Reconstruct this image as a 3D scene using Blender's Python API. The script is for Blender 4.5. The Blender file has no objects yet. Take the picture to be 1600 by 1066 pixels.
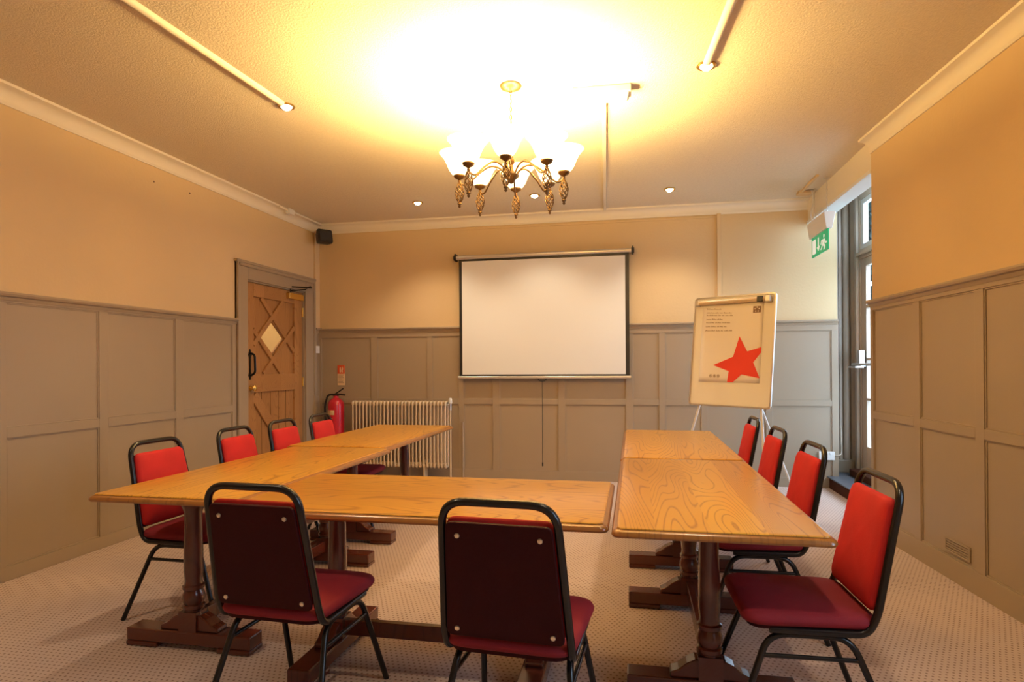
import bpy, bmesh, math, random
from mathutils import Vector, Matrix
random.seed(7)
SC = bpy.context.scene
COL = SC.collection
PI = math.pi

# ------------------------------------------------------------------ camera
CAM_F, CAM_CY = 969.19, 568.51
YAW, PITCH, ROLL = 0.19261, 0.00283, -0.0061
_f = Vector((-math.sin(YAW)*math.cos(PITCH), math.cos(YAW)*math.cos(PITCH), math.sin(PITCH)))
_r = Vector((math.cos(YAW), math.sin(YAW), 0)); _u = _r.cross(_f)
_r2 = math.cos(ROLL)*_r + math.sin(ROLL)*_u; _u2 = -math.sin(ROLL)*_r + math.cos(ROLL)*_u
cd = bpy.data.cameras.new('camera'); cam = bpy.data.objects.new('camera', cd); COL.objects.link(cam)
M3 = Matrix((_r2, _u2, -_f)).transposed()
cam.matrix_world = Matrix.Translation((0, 0, 1.25)) @ M3.to_4x4()
cd.sensor_width = 36; cd.lens = CAM_F/1600*36; cd.shift_y = (CAM_CY-533)/1600
cd.clip_start = 0.02; cd.clip_end = 200
SC.camera = cam

# ------------------------------------------------------------------ world, exposure
SC.view_settings.view_transform = 'Standard'; SC.view_settings.look = 'None'
SC.view_settings.gamma = 1; SC.view_settings.use_curve_mapping = False
SC.view_settings.exposure = 0.0
W = bpy.data.worlds.new('sky'); SC.world = W; W.use_nodes = True
bg = W.node_tree.nodes['Background']; bg.inputs[0].default_value = (0.54, 0.75, 1, 1); bg.inputs[1].default_value = 11.5
SC.cycles.use_denoising = True
SC.cycles.max_bounces = 8; SC.cycles.diffuse_bounces = 5; SC.cycles.transparent_max_bounces = 12
SC.cycles.sample_clamp_indirect = 6; SC.cycles.caustics_reflective = False; SC.cycles.caustics_refractive = False

def light(name, kind, loc, power, color, size=0.05, rot=(0, 0, 0), **kw):
    l = bpy.data.lights.new(name, kind); l.energy = power; l.color = color
    if kind == 'AREA':
        l.shape = 'RECTANGLE'; l.size, l.size_y = size
    else: l.shadow_soft_size = size
    for k, v in kw.items(): setattr(l, k, v)
    o = bpy.data.objects.new(name, l); o.location = loc; o.rotation_euler = rot; COL.objects.link(o); return o
WARM = (1.0, 0.65, 0.225)
DAY = (0.66, 0.80, 1.0)
# daylight arriving at the fire-exit window of the bay and at the unseen window added in the right wall
# (sky portals: they only steer sampling of the sky through the two windows)
for nm, lc, sz, rt in (('bay_window_portal', (2.35, 5.98, 1.53), (2.75, 1.72), (0, PI/2, 0)), ('added_window_portal', (2.20, .85, 1.65), (1.5, 1.3), (0, PI/2, 0))):
    o_ = light(nm, 'AREA', lc, 1, DAY, sz, rt); o_.data.cycles.is_portal = True

# ------------------------------------------------------------------ materials
def mat(name, col, rough=0.6, metal=0.0, nscale=0, namt=0.0, bump=0.0, bscale=80, spec=None, coat=0, sheen=0, emit=None, estr=0):
    m = bpy.data.materials.new(name); m.use_nodes = True; N = m.node_tree.nodes; L = m.node_tree.links
    b = N['Principled BSDF']; b.inputs['Base Color'].default_value = (*col, 1); b.inputs['Roughness'].default_value = rough
    b.inputs['Metallic'].default_value = metal
    if spec is not None: b.inputs['Specular IOR Level'].default_value = spec
    if coat: b.inputs['Coat Weight'].default_value = coat; b.inputs['Coat Roughness'].default_value = 0.15
    if sheen: b.inputs['Sheen Weight'].default_value = sheen; b.inputs['Sheen Roughness'].default_value = 0.4; b.inputs['Sheen Tint'].default_value = (min(1, col[0]*2+.2), col[1]*2, col[2]*2, 1)
    if emit: b.inputs['Emission Color'].default_value = (*emit, 1); b.inputs['Emission Strength'].default_value = estr
    tc = N.new('ShaderNodeTexCoord')
    if namt:
        n = N.new('ShaderNodeTexNoise'); n.inputs['Scale'].default_value = nscale; n.inputs['Detail'].default_value = 4
        L.new(tc.outputs['Object'], n.inputs['Vector'])
        mx = N.new('ShaderNodeMix'); mx.data_type = 'RGBA'
        mx.inputs['A'].default_value = (*[c*(1-namt) for c in col], 1); mx.inputs['B'].default_value = (*[min(1, c*(1+namt)) for c in col], 1)
        L.new(n.outputs['Fac'], mx.inputs['Factor']); L.new(mx.outputs['Result'], b.inputs['Base Color'])
    if bump:
        n2 = N.new('ShaderNodeTexNoise'); n2.inputs['Scale'].default_value = bscale; n2.inputs['Detail'].default_value = 3
        L.new(tc.outputs['Object'], n2.inputs['Vector'])
        bp = N.new('ShaderNodeBump'); bp.inputs['Strength'].default_value = bump; bp.inputs['Distance'].default_value = 0.01
        L.new(n2.outputs['Fac'], bp.inputs['Height']); L.new(bp.outputs['Normal'], b.inputs['Normal'])
    return m

def wood(name, c_lo, c_hi, c_line, plank=0.17, axis='Y', rough=0.32, line=0.55, gscale=9.0, coat=0.25, stretch=0.10):
    """flat-sawn boards: each board shifts the figure; rings from a stretched distorted field plus fine pores"""
    m = bpy.data.materials.new(name); m.use_nodes = True; N = m.node_tree.nodes; L = m.node_tree.links
    b = N['Principled BSDF']; b.inputs['Roughness'].default_value = rough
    b.inputs['Coat Weight'].default_value = coat; b.inputs['Coat Roughness'].default_value = 0.18
    tc = N.new('ShaderNodeTexCoord'); sp = N.new('ShaderNodeSeparateXYZ'); L.new(tc.outputs['Object'], sp.inputs[0])
    oi = N.new('ShaderNodeObjectInfo')
    across, along = {'Y': ('X', 'Y'), 'X': ('Y', 'X'), 'Z': ('Y', 'Z')}[axis]
    def math_(op, a, bb=None):
        n = N.new('ShaderNodeMath'); n.operation = op
        for i, v in enumerate((a, bb)):
            if v is None: continue
            if isinstance(v, (int, float)): n.inputs[i].default_value = v
            else: L.new(v, n.inputs[i])
        return n.outputs[0]
    ac = sp.outputs[across]; al = sp.outputs[along]
    idx = math_('FLOOR', math_('DIVIDE', math_('ADD', ac, 0.03), plank))
    rnd = N.new('ShaderNodeTexWhiteNoise'); rnd.noise_dimensions = '2D'
    cb = N.new('ShaderNodeCombineXYZ'); L.new(idx, cb.inputs[0]); L.new(oi.outputs['Random'], cb.inputs[1]); L.new(cb.outputs[0], rnd.inputs['Vector'])
    off = math_('MULTIPLY', rnd.outputs['Value'], 37.0)
    v = N.new('ShaderNodeCombineXYZ')
    L.new(math_('ADD', ac, off), v.inputs[0]); L.new(math_('ADD', math_('MULTIPLY', al, stretch), off), v.inputs[1]); L.new(off, v.inputs[2])
    n1 = N.new('ShaderNodeTexNoise'); n1.inputs['Scale'].default_value = gscale*0.55; n1.inputs['Detail'].default_value = 1.5; n1.inputs['Distortion'].default_value = 0.3
    L.new(v.outputs[0], n1.inputs['Vector'])
    rings = math_('ABSOLUTE', math_('SINE', math_('MULTIPLY', n1.outputs['Fac'], gscale*15)))
    rp = N.new('ShaderNodeValToRGB'); rp.color_ramp.elements[0].position = 0.0; rp.color_ramp.elements[0].color = (1, 1, 1, 1)
    rp.color_ramp.elements[1].position = 0.45; rp.color_ramp.elements[1].color = (0, 0, 0, 1)
    L.new(rings, rp.inputs[0])
    v2 = N.new('ShaderNodeCombineXYZ'); L.new(math_('MULTIPLY', ac, 260.0), v2.inputs[0]); L.new(math_('MULTIPLY', al, 9.0), v2.inputs[1]); L.new(off, v2.inputs[2])
    n2 = N.new('ShaderNodeTexNoise'); n2.inputs['Scale'].default_value = 1.0; n2.inputs['Detail'].default_value = 2; L.new(v2.outputs[0], n2.inputs['Vector'])
    n3 = N.new('ShaderNodeTexNoise'); n3.inputs['Scale'].default_value = 2.3; n3.inputs['Detail'].default_value = 2; L.new(v.outputs[0], n3.inputs['Vector'])
    base = N.new('ShaderNodeMix'); base.data_type = 'RGBA'; base.inputs['A'].default_value = (*c_lo, 1); base.inputs['B'].default_value = (*c_hi, 1)
    L.new(math_('ADD', math_('MULTIPLY', n3.outputs['Fac'], 0.9), math_('MULTIPLY', math_('SUBTRACT', rnd.outputs['Value'], 0.4), 0.45)), base.inputs['Factor'])
    mx = N.new('ShaderNodeMix'); mx.data_type = 'RGBA'; L.new(base.outputs['Result'], mx.inputs['A']); mx.inputs['B'].default_value = (*c_line, 1)
    L.new(math_('MULTIPLY', math_('MULTIPLY', rp.outputs['Color'], line), math_('ADD', math_('MULTIPLY', n2.outputs['Fac'], 1.0), 0.35)), mx.inputs['Factor'])
    L.new(mx.outputs['Result'], b.inputs['Base Color'])
    return m

def stucco_wall(name, col):
    return mat(name, col, 0.75, nscale=1.2, namt=0.05, bump=0.12, bscale=45)

M = {}
M['wall'] = stucco_wall('wall_paint', (0.69, 0.525, 0.30))
M['panel'] = mat('panel_paint', (0.345, 0.272, 0.192), 0.42, nscale=1.5, namt=0.06, bump=0.03, bscale=30)
M['frame'] = mat('joinery_paint', (0.355, 0.28, 0.197), 0.42, nscale=2, namt=0.05)
M['ceil'] = mat('ceiling_stipple', (0.74, 0.66, 0.52), 0.85, nscale=45, namt=0.10, bump=0.35, bscale=100)
M['cove'] = mat('cove_white', (0.80, 0.74, 0.62), 0.6)
M['soffit'] = mat('soffit_white', (0.80, 0.82, 0.82), 0.6)
M['black'] = mat('black_tube', (0.008, 0.007, 0.007), 0.25, 0.0, spec=0.45)
M['red'] = mat('red_velvet', (0.46, 0.008, 0.009), 0.78, nscale=9, namt=0.25, bump=0.15, bscale=300, sheen=0.25)
M['redseat'] = mat('crimson_velvet', (0.20, 0.004, 0.014), 0.8, nscale=9, namt=0.2, bump=0.15, bscale=300, sheen=0.12)
M['vinyl'] = mat('maroon_vinyl', (0.032, 0.002, 0.004), 0.6, spec=0.15, bump=0.1, bscale=400)
M['screw'] = mat('steel_screw', (0.75, 0.68, 0.55), 0.3, 1.0)
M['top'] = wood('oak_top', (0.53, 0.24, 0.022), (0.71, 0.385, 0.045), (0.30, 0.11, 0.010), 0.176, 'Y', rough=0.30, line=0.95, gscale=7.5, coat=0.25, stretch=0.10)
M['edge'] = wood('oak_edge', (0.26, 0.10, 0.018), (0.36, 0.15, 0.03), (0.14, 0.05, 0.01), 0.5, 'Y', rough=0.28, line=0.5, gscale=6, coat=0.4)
M['mahog'] = wood('mahogany_legs', (0.075, 0.016, 0.008), (0.13, 0.028, 0.014), (0.05, 0.012, 0.008), 0.5, 'Z', rough=0.25, line=0.5, gscale=6, coat=0.5)
M['pine'] = wood('door_pine', (0.30, 0.14, 0.045), (0.46, 0.235, 0.085), (0.18, 0.075, 0.022), 0.155, 'Z', rough=0.5, line=0.5, gscale=7, coat=0.0, stretch=0.12)
M['brass'] = mat('brass', (0.80, 0.56, 0.18), 0.25, 1.0)
M['iron'] = mat('black_iron', (0.015, 0.013, 0.012), 0.35, 0.6)
M['bronze'] = mat('bronze', (0.16, 0.10, 0.045), 0.38, 0.8)
M['white'] = mat('white_plastic', (0.80, 0.79, 0.76), 0.4)
M['cream'] = mat('cream_enamel', (0.66, 0.53, 0.36), 0.35)
M['screenw'] = mat('screen_white', (0.80, 0.82, 0.82), 0.7)
M['board'] = mat('board_white', (0.90, 0.90, 0.84), 0.35)
M['paper'] = mat('poster_paper', (0.93, 0.91, 0.87), 0.6)
M['starred'] = mat('poster_red', (0.80, 0.055, 0.035), 0.6)
M['ink'] = mat('poster_ink', (0.22, 0.14, 0.10), 0.7)
M['alu'] = mat('aluminium', (0.72, 0.70, 0.68), 0.3, 0.9)
M['extred'] = mat('extinguisher_red', (0.52, 0.012, 0.03), 0.28, coat=0.4)
M['plastic_black'] = mat('black_plastic', (0.012, 0.011, 0.012), 0.45)
M['green'] = mat('sign_green', (0.0, 0.33, 0.13), 0.4, emit=(0.0, 0.5, 0.2), estr=0.35)
M['signwhite'] = mat('sign_white', (0.85, 0.9, 0.86), 0.4, emit=(0.9, 1, 0.92), estr=0.4)
M['signcream'] = mat('sign_cream', (0.75, 0.55, 0.32), 0.5)
M['signred'] = mat('sign_red', (0.65, 0.08, 0.02), 0.5)
M['stone'] = mat('slate_tread', (0.10, 0.115, 0.14), 0.35, nscale=10, namt=0.3)
M['riser'] = mat('riser_dark_wood', (0.06, 0.022, 0.012), 0.8, spec=0.1, nscale=6, namt=0.3)
M['winframe'] = mat('window_paint', (0.56, 0.46, 0.36), 0.4)
M['leafm'] = mat('leaf_green', (0.022, 0.038, 0.03), 0.7, nscale=6, namt=0.5)
M['pale_ground'] = mat('bounce_ground', (0.50, 0.48, 0.44), 0.9, nscale=3, namt=0.3)  # outside ground, made pale to bounce daylight onto the ceiling by the bay
M['bark'] = mat('bark', (0.10, 0.07, 0.05), 0.9)

# carpet: beige pile with a staggered grid of small dark dots
def carpet():
    m = mat('carpet', (0.40, 0.285, 0.21), 0.95, bump=0.5, bscale=500); N = m.node_tree.nodes; L = m.node_tree.links
    b = N['Principled BSDF']; tc = N.new('ShaderNodeTexCoord'); sp = N.new('ShaderNodeSeparateXYZ'); L.new(tc.outputs['Object'], sp.inputs[0])
    def mt(op, a, bb=None):
        n = N.new('ShaderNodeMath'); n.operation = op
        for i, v in enumerate((a, bb)):
            if v is None: continue
            if isinstance(v, (int, float)): n.inputs[i].default_value = v
            else: L.new(v, n.inputs[i])
        return n.outputs[0]
    P = 0.024
    y = mt('DIVIDE', sp.outputs['Y'], P); row = mt('FLOOR', y)
    x = mt('ADD', mt('DIVIDE', sp.outputs['X'], P), mt('MULTIPLY', mt('MODULO', row, 2.0), 0.5))
    fx = mt('SUBTRACT', mt('FRACT', x), 0.5); fy = mt('SUBTRACT', mt('FRACT', y), 0.5)
    d = mt('SQRT', mt('ADD', mt('MULTIPLY', fx, fx), mt('MULTIPLY', fy, fy)))
    rp = N.new('ShaderNodeMapRange'); rp.inputs['From Min'].default_value = 0.14; rp.inputs['From Max'].default_value = 0.26; rp.inputs['To Min'].default_value = 1; rp.inputs['To Max'].default_value = 0
    L.new(d, rp.inputs['Value'])
    n = N.new('ShaderNodeTexNoise'); n.inputs['Scale'].default_value = 2.5; n.inputs['Detail'].default_value = 5; L.new(tc.outputs['Object'], n.inputs['Vector'])
    m1 = N.new('ShaderNodeMix'); m1.data_type = 'RGBA'; m1.inputs['A'].default_value = (0.56, 0.44, 0.385, 1); m1.inputs['B'].default_value = (0.68, 0.56, 0.50, 1)
    L.new(n.outputs['Fac'], m1.inputs['Factor'])
    m2 = N.new('ShaderNodeMix'); m2.data_type = 'RGBA'; L.new(m1.outputs['Result'], m2.inputs['A']); m2.inputs['B'].default_value = (0.17, 0.085, 0.05, 1)
    L.new(mt('MULTIPLY', rp.outputs['Result'], 0.75), m2.inputs['Factor']); L.new(m2.outputs['Result'], b.inputs['Base Color'])
    return m
M['carpet'] = carpet()

def glassmat(name, tint=(1, 1, 1), tr=0.92):
    m = bpy.data.materials.new(name); m.use_nodes = True; N = m.node_tree.nodes; L = m.node_tree.links
    N.remove(N['Principled BSDF']); o = N['Material Output']
    t = N.new('ShaderNodeBsdfTransparent'); t.inputs[0].default_value = (*[c*tr for c in tint], 1)
    g = N.new('ShaderNodeBsdfGlossy'); g.inputs['Roughness'].default_value = 0.03
    mx = N.new('ShaderNodeMixShader'); mx.inputs[0].default_value = 0.05; L.new(t.outputs[0], mx.inputs[1]); L.new(g.outputs[0], mx.inputs[2]); L.new(mx.outputs[0], o.inputs[0])
    return m
M['glass'] = glassmat('window_glass')
def shade_mat():
    m = bpy.data.materials.new('frosted_lamp_glass'); m.use_nodes = True; N = m.node_tree.nodes; L = m.node_tree.links
    N.remove(N['Principled BSDF']); o = N['Material Output']
    t = N.new('ShaderNodeBsdfTransparent'); t.inputs[0].default_value = (1, 0.86, 0.66, 1)
    e = N.new('ShaderNodeEmission'); e.inputs[0].default_value = (1, 0.80, 0.48, 1); e.inputs[1].default_value = 5.0
    mx = N.new('ShaderNodeMixShader'); mx.inputs[0].default_value = 0.55
    L.new(t.outputs[0], mx.inputs[1]); L.new(e.outputs[0], mx.inputs[2]); L.new(mx.outputs[0], o.inputs[0])
    return m
M['shade'] = shade_mat()
M['bulb'] = mat('lit_bulb', (1, 0.9, 0.7), 0.5, emit=(1, 0.85, 0.6), estr=25)

# ------------------------------------------------------------------ geometry helpers
def newbm(): return bmesh.new()
def box(bm, x0, x1, y0, y1, z0, z1, Mx=None):
    vs = [bm.verts.new((x, y, z)) for x in (x0, x1) for y in (y0, y1) for z in (z0, z1)]
    if Mx: 
        for v in vs: v.co = Mx @ v.co
    F = [(0, 1, 3, 2), (4, 6, 7, 5), (0, 4, 5, 1), (2, 3, 7, 6), (0, 2, 6, 4), (1, 5, 7, 3)]
    for f in F: bm.faces.new([vs[i] for i in f])
    return vs
def lathe(bm, prof, seg=24, Mx=None, cap=True):
    rings = []
    for z, r in prof:
        ring = [bm.verts.new((r*math.cos(2*PI*i/seg), r*math.sin(2*PI*i/seg), z)) for i in range(seg)]
        if Mx:
            for v in ring: v.co = Mx @ v.co
        rings.append(ring)
    for a, b in zip(rings, rings[1:]):
        for i in range(seg): bm.faces.new((a[i], a[(i+1) % seg], b[(i+1) % seg], b[i]))
    if cap:
        bm.faces.new(list(reversed(rings[0]))); bm.faces.new(rings[-1])
def smoothpath(pts, r=0.04, n=5):
    """round the corners of a polyline"""
    pts = [Vector(p) for p in pts]; out = [pts[0]]
    for i in range(1, len(pts)-1):
        a, b, c = pts[i-1], pts[i], pts[i+1]
        d1 = (a-b); d2 = (c-b); k = min(r, d1.length*.49, d2.length*.49)
        p, q = b+d1.normalized()*k, b+d2.normalized()*k
        for j in range(n+1):
            t = j/n; out.append((1-t)**2*p+2*t*(1-t)*b+t*t*q)
    out.append(pts[-1]); return out
def tube(bm, pts, r, seg=10, cap=True, Mx=None, radii=None):
    pts = [Vector(p) for p in pts]; rings = []
    up = Vector((0.013, 0.021, 1)).normalized(); prev = None
    for i, p in enumerate(pts):
        t = (pts[min(i+1, len(pts)-1)]-pts[max(i-1, 0)]).normalized()
        if prev is None:
            n = t.cross(up)
            if n.length < 0.1: n = t.cross(Vector((1, 0.1, 0)))
            n.normalize()
        else: n = (prev-t*prev.dot(t)).normalized()
        prev = n; b = t.cross(n); rr = radii[i] if radii else r
        ring = [bm.verts.new(p+(n*math.cos(2*PI*k/seg)+b*math.sin(2*PI*k/seg))*rr) for k in range(seg)]
        if Mx:
            for v in ring: v.co = Mx @ v.co
        rings.append(ring)
    for a, b in zip(rings, rings[1:]):
        for i in range(seg): bm.faces.new((a[i], a[(i+1) % seg], b[(i+1) % seg], b[i]))
    if cap: bm.faces.new(list(reversed(rings[0]))); bm.faces.new(rings[-1])
def prism(bm, poly, h, Mx=None, z0=0.0):
    """polygon in local XY extruded along local Z"""
    a = [bm.verts.new((x, y, z0)) for x, y in poly]; b = [bm.verts.new((x, y, z0+h)) for x, y in poly]
    if Mx:
        for v in a+b: v.co = Mx @ v.co
    bm.faces.new(list(reversed(a))); bm.faces.new(b); n = len(poly)
    for i in range(n): bm.faces.new((a[i], a[(i+1) % n], b[(i+1) % n], b[i]))
def rrect(x0, x1, y0, y1, r, n=5):
    out = []
    for cx, cy, a0 in ((x1-r, y1-r, 0), (x0+r, y1-r, PI/2), (x0+r, y0+r, PI), (x1-r, y0+r, 1.5*PI)):
        for i in range(n+1):
            a = a0+PI/2*i/n; out.append((cx+r*math.cos(a), cy+r*math.sin(a)))
    return out
def loops(bm, levels, cap=True):
    """levels: list of (list of xyz) with the same count"""
    rs = [[bm.verts.new(p) for p in l] for l in levels]
    n = len(rs[0])
    for a, b in zip(rs, rs[1:]):
        for i in range(n): bm.faces.new((a[i], a[(i+1) % n], b[(i+1) % n], b[i]))
    if cap: bm.faces.new(list(reversed(rs[0]))); bm.faces.new(rs[-1])
def obj(name, bm, m, parent=None, smooth=None, bevel=0, label=None, kind=None, loc=None):
    bmesh.ops.recalc_face_normals(bm, faces=bm.faces)
    me = bpy.data.meshes.new(name)
    if smooth is not None:
        lim = math.radians(smooth)
        for f in bm.faces: f.smooth = True
        for e in bm.edges:
            if len(e.link_faces) == 2 and e.calc_face_angle(0) > lim: e.smooth = False
    bm.to_mesh(me); bm.free()
    me.materials.append(m)
    o = bpy.data.objects.new(name, me); COL.objects.link(o)
    if parent: o.parent = parent
    if bevel:
        b = o.modifiers.new('bevel', 'BEVEL'); b.width = bevel; b.segments = 2; b.limit_method = 'ANGLE'; b.angle_limit = 0.6
    if label: o['label'] = label
    if kind: o['kind'] = kind
    if loc: o.location = loc
    return o
def thing(name, label, cat, loc=(0, 0, 0), rz=0, group=None):
    o = bpy.data.objects.new(name, None); COL.objects.link(o); o.location = loc; o.rotation_euler = (0, 0, rz)
    o.empty_display_size = 0.1; o['label'] = label; o['category'] = cat
    if group: o['group'] = group
    return o
def tag(o, label, cat, group=None):
    o['label'] = label; o['category'] = cat
    if group: o['group'] = group
    return o
def dup(root, loc, rz, label, group=None):
    r = root.copy(); COL.objects.link(r); r.location = loc; r.rotation_euler = (0, 0, rz); r['label'] = label
    if group: r['group'] = group
    for ch in list(root.children):
        c = ch.copy(); COL.objects.link(c); c.parent = r
        for g in list(ch.children):
            d = g.copy(); COL.objects.link(d); d.parent = c
    return r
def struct(name, bm, m, label=None, bevel=0, smooth=None):
    o = obj(name, bm, m, None, smooth, bevel); o['kind'] = 'structure'
    if label: o['label'] = label
    return o
def sempty(name, label=None):
    o = bpy.data.objects.new(name, None); COL.objects.link(o); o['kind'] = 'structure'
    if label: o['label'] = label
    return o

# ------------------------------------------------------------------ room shell
XL, D, CE = -3.63, 6.73, 2.91
YB = -1.35
ZD = 1.70                       # top of the dado shelf
RA = 0.0549
def XR(y): return 2.0216-RA*y
YE = 5.03                       # end of the right wall, where the bay opens
XH = XR(YE)                     # 1.745
BX0, BX1, BY0, BY1, SOF, PLZ = 1.745, 2.26, 5.03, 7.05, 2.69, 0.12

bm = newbm(); box(bm, XL-.2, 2.6, YB-.2, D+.5, -0.1, 0); struct('floor', bm, M['carpet'])
bm = newbm(); prism(bm, [(XL-.2, YB-.2), (2.4, YB-.2), (2.4, YE-.001), (1.865, YE-.001), (1.865, D), (XL-.2, D)], .1, None, CE); struct('ceiling', bm, M['ceil'])
DY0, DY1, DZ = 5.335, 6.405, 2.09
bm = newbm()
box(bm, XL-.15, XL, YB-.15, DY0, 0, CE); box(bm, XL-.15, XL, DY1, D+.15, 0, CE); box(bm, XL-.15, XL, DY0, DY1, DZ, CE)
struct('wall_left', bm, M['wall'])
bm = newbm(); box(bm, XL-.15, 2.015, D, D+.15, 0, CE+.10)
struct('wall_back', bm, M['wall'])
# right wall (slightly out of square), ends at the bay
bm = newbm()
WY0, WY1, WZ0, WZ1 = .2, 1.5, .9, 2.4            # opening for the added window, out of view beside the camera
def rpoly(a, b, th=.15): return [(XR(a), a), (XR(b), b), (XR(b)+th, b), (XR(a)+th, a)]
prism(bm, rpoly(YB-.15, WY0), CE); prism(bm, rpoly(WY1, YE-.2), CE); prism(bm, rpoly(YE-.2, YE, .6), CE)
prism(bm, rpoly(WY0, WY1), WZ0); prism(bm, rpoly(WY0, WY1), CE-WZ1, None, WZ1)
struct('wall_right', bm, M['wall'])
bm = newbm(); box(bm, XL-.15, XR(YB)+.15, YB-.15, YB, 0, CE); struct('wall_rear', bm, M['wall'])
w = sempty('added_window_1', 'unseen window added in the right wall beside the camera to light the left wall')  # unseen window, added to bring daylight onto the left wall
def ybox(bm, y0, y1, z0, z1, o0=.05, o1=.10):
    prism(bm, [(XR(y0)+o0, y0), (XR(y1)+o0, y1), (XR(y1)+o1, y1), (XR(y0)+o1, y0)], z1-z0, None, z0)
bm = newbm(); ybox(bm, WY0, WY1, WZ0, WZ0+.06); ybox(bm, WY0, WY1, WZ1-.06, WZ1)
for y in (WY0, WY0+.62, WY1-.06): ybox(bm, y, y+.06, WZ0+.06, WZ1-.06)
obj('window_frame', bm, M['winframe'], w, bevel=.004)
bm = newbm(); ybox(bm, WY0+.03, WY1-.03, WZ0+.03, WZ1-.03, .072, .076); obj('pane', bm, M['glass'], w)

# header and soffit over the bay
BC = 2.975                      # the bay has its own, slightly higher ceiling behind the beam
bm = newbm(); box(bm, BX0, BX0+.12, YE, D, SOF, CE); struct('wall_bay_header', bm, M['cove'])
bm = newbm(); box(bm, BX0-.012, BX0+.13, YE, D, SOF-.03, SOF); struct('trim_10', bm, M['soffit'], 'white lining under the beam of the bay', bevel=.004)
bm = newbm(); box(bm, BX0+.12, 2.335, YE, BY1+.1, BC, BC+.08); struct('ceiling_bay', bm, M['soffit'])
bm = newbm(); box(bm, 2.0, 2.335, BY1, BY1+.12, 0, BC); struct('wall_bay_side', bm, M['winframe'])
bm = newbm(); box(bm, 1.985, 2.015, D+.002, BY1, PLZ, BC); struct('wall_bay_return', bm, M['frame'])
# stepped platform in the bay
bm = newbm(); box(bm, 1.925, 2.75, YE-.0, BY1, 0.001, PLZ-.014); o = struct('floor_bay_step', bm, M['riser'], 'dark wooden riser of the step up to the fire exit')
bm = newbm(); box(bm, 1.905, 2.75, YE-.0, BY1, PLZ-.014, PLZ); obj('tread', bm, M['stone'], o, bevel=.006, label='slate-blue tread')

# ---- cornices
def cove(name, path, side):
    """cove profile swept along a straight wall run; side = inward normal"""
    bm = newbm(); p0, p1 = Vector(path[0]), Vector(path[1]); n = Vector(side)
    prof = [(0, -.105), (.010, -.105), (.014, -.092), (.016, -.088)]
    for i in range(7):
        a = i/6*PI/2; prof.append((.016+.055*(1-math.cos(a)), -.085+.065*math.sin(a)))
    prof += [(.076, -.018), (.088, -.016), (.090, 0), (0, 0)]
    A = [bm.verts.new(Vector((p0.x+n.x*d, p0.y+n.y*d, CE+z))) for d, z in prof]
    B = [bm.verts.new(Vector((p1.x+n.x*d, p1.y+n.y*d, CE+z))) for d, z in prof]
    k = len(prof)
    for i in range(k): bm.faces.new((A[i], A[(i+1) % k], B[(i+1) % k], B[i]))
    bm.faces.new(A); bm.faces.new(list(reversed(B)))
    return struct(name, bm, M['cove'], smooth=40)
cove('trim_1', ((XL, YB), (XL, D)), (1, 0))
cove('trim_2', ((XL, D), (BX0, D)), (0, -1))
cove('trim_3', ((XR(YB), YB), (XR(YE), YE)), (-1, -RA))
cove('trim_4', ((XL, YB), (XR(YB), YB)), (0, 1))

# ---- wainscot: base board + stiles + rails + dado shelf
def wainscot(idx, org, dirv, nor, s0, s1, panels, z_lb, z_lt=.84, z_ub=.90, z_pt=1.64, dado=True, dz=ZD):
    """panels: list of (sa, sb) recesses along s"""
    org, dv, nv = Vector(org), Vector(dirv), Vector(nor)
    def T(s, n, z): return org+dv*s+nv*n+Vector((0, 0, z))
    def bx(bm, sa, sb, na, nb, za, zb):
        vs = [bm.verts.new(T(s, n, z)) for s in (sa, sb) for n in (na, nb) for z in (za, zb)]
        for f in [(0, 1, 3, 2), (4, 6, 7, 5), (0, 4, 5, 1), (2, 3, 7, 6), (0, 2, 6, 4), (1, 5, 7, 3)]: bm.faces.new([vs[i] for i in f])
    t = 0.016; bm = newbm()
    bx(bm, s0, s1, 0.0, 0.004, 0, z_pt+.02)
    bx(bm, s0, s1, 0.004, t, 0, z_lb)
    bx(bm, s0, s1, 0.004, t, z_pt, dz-.028)
    edges = [s0]+[e for p in panels for e in p]+[s1]
    for i in range(0, len(edges), 2):
        if edges[i+1]-edges[i] > .004: bx(bm, edges[i], edges[i+1], 0.004, t, z_lb, z_pt)
    for a, b in panels:
        bx(bm, a, b, 0.004, t, z_lt, z_ub)
        for za, zb in ((z_lb, z_lt), (z_ub, z_pt)):      # small inner bead round each recess
            k = .009
            for (p, q, r, s) in ((a, b, za, za+k), (a, b, zb-k, zb), (a, a+k, za+k, zb-k), (b-k, b, za+k, zb-k)): bx(bm, p, q, 0.004, .010, r, s)
    struct('trim_%d' % idx, bm, M['panel'], 'painted two-tier wall panelling', bevel=.004)
    if dado:
        bm = newbm()
        prof = [(0, dz-.05), (t+.004, dz-.05), (t+.010, dz-.038), (t+.012, dz-.030), (t+.028, dz-.024), (t+.034, dz-.012), (t+.030, dz), (0, dz)]
        A = [bm.verts.new(T(s0, n, z)) for n, z in prof]; B = [bm.verts.new(T(s1, n, z)) for n, z in prof]; k = len(prof)
        for i in range(k): bm.faces.new((A[i], A[(i+1) % k], B[(i+1) % k], B[i]))
        bm.faces.new(A); bm.faces.new(list(reversed(B)))
        struct('trim_%d' % (idx+10), bm, M['frame'], 'dado shelf moulding', smooth=30)
lp = [(3.01-.735*k, 3.656-.735*k) for k in range(5, 0, -1)]+[(3.01, 3.656), (3.73, 4.386), (4.473, 5.108)]
wainscot(11, (XL, 0, 0), (0, 1, 0), (1, 0, 0), YB, 5.165, lp, .085)
wainscot(12, (XL, 0, 0), (0, 1, 0), (1, 0, 0), 6.60, D, [(6.625, 6.705)], .095)
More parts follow.
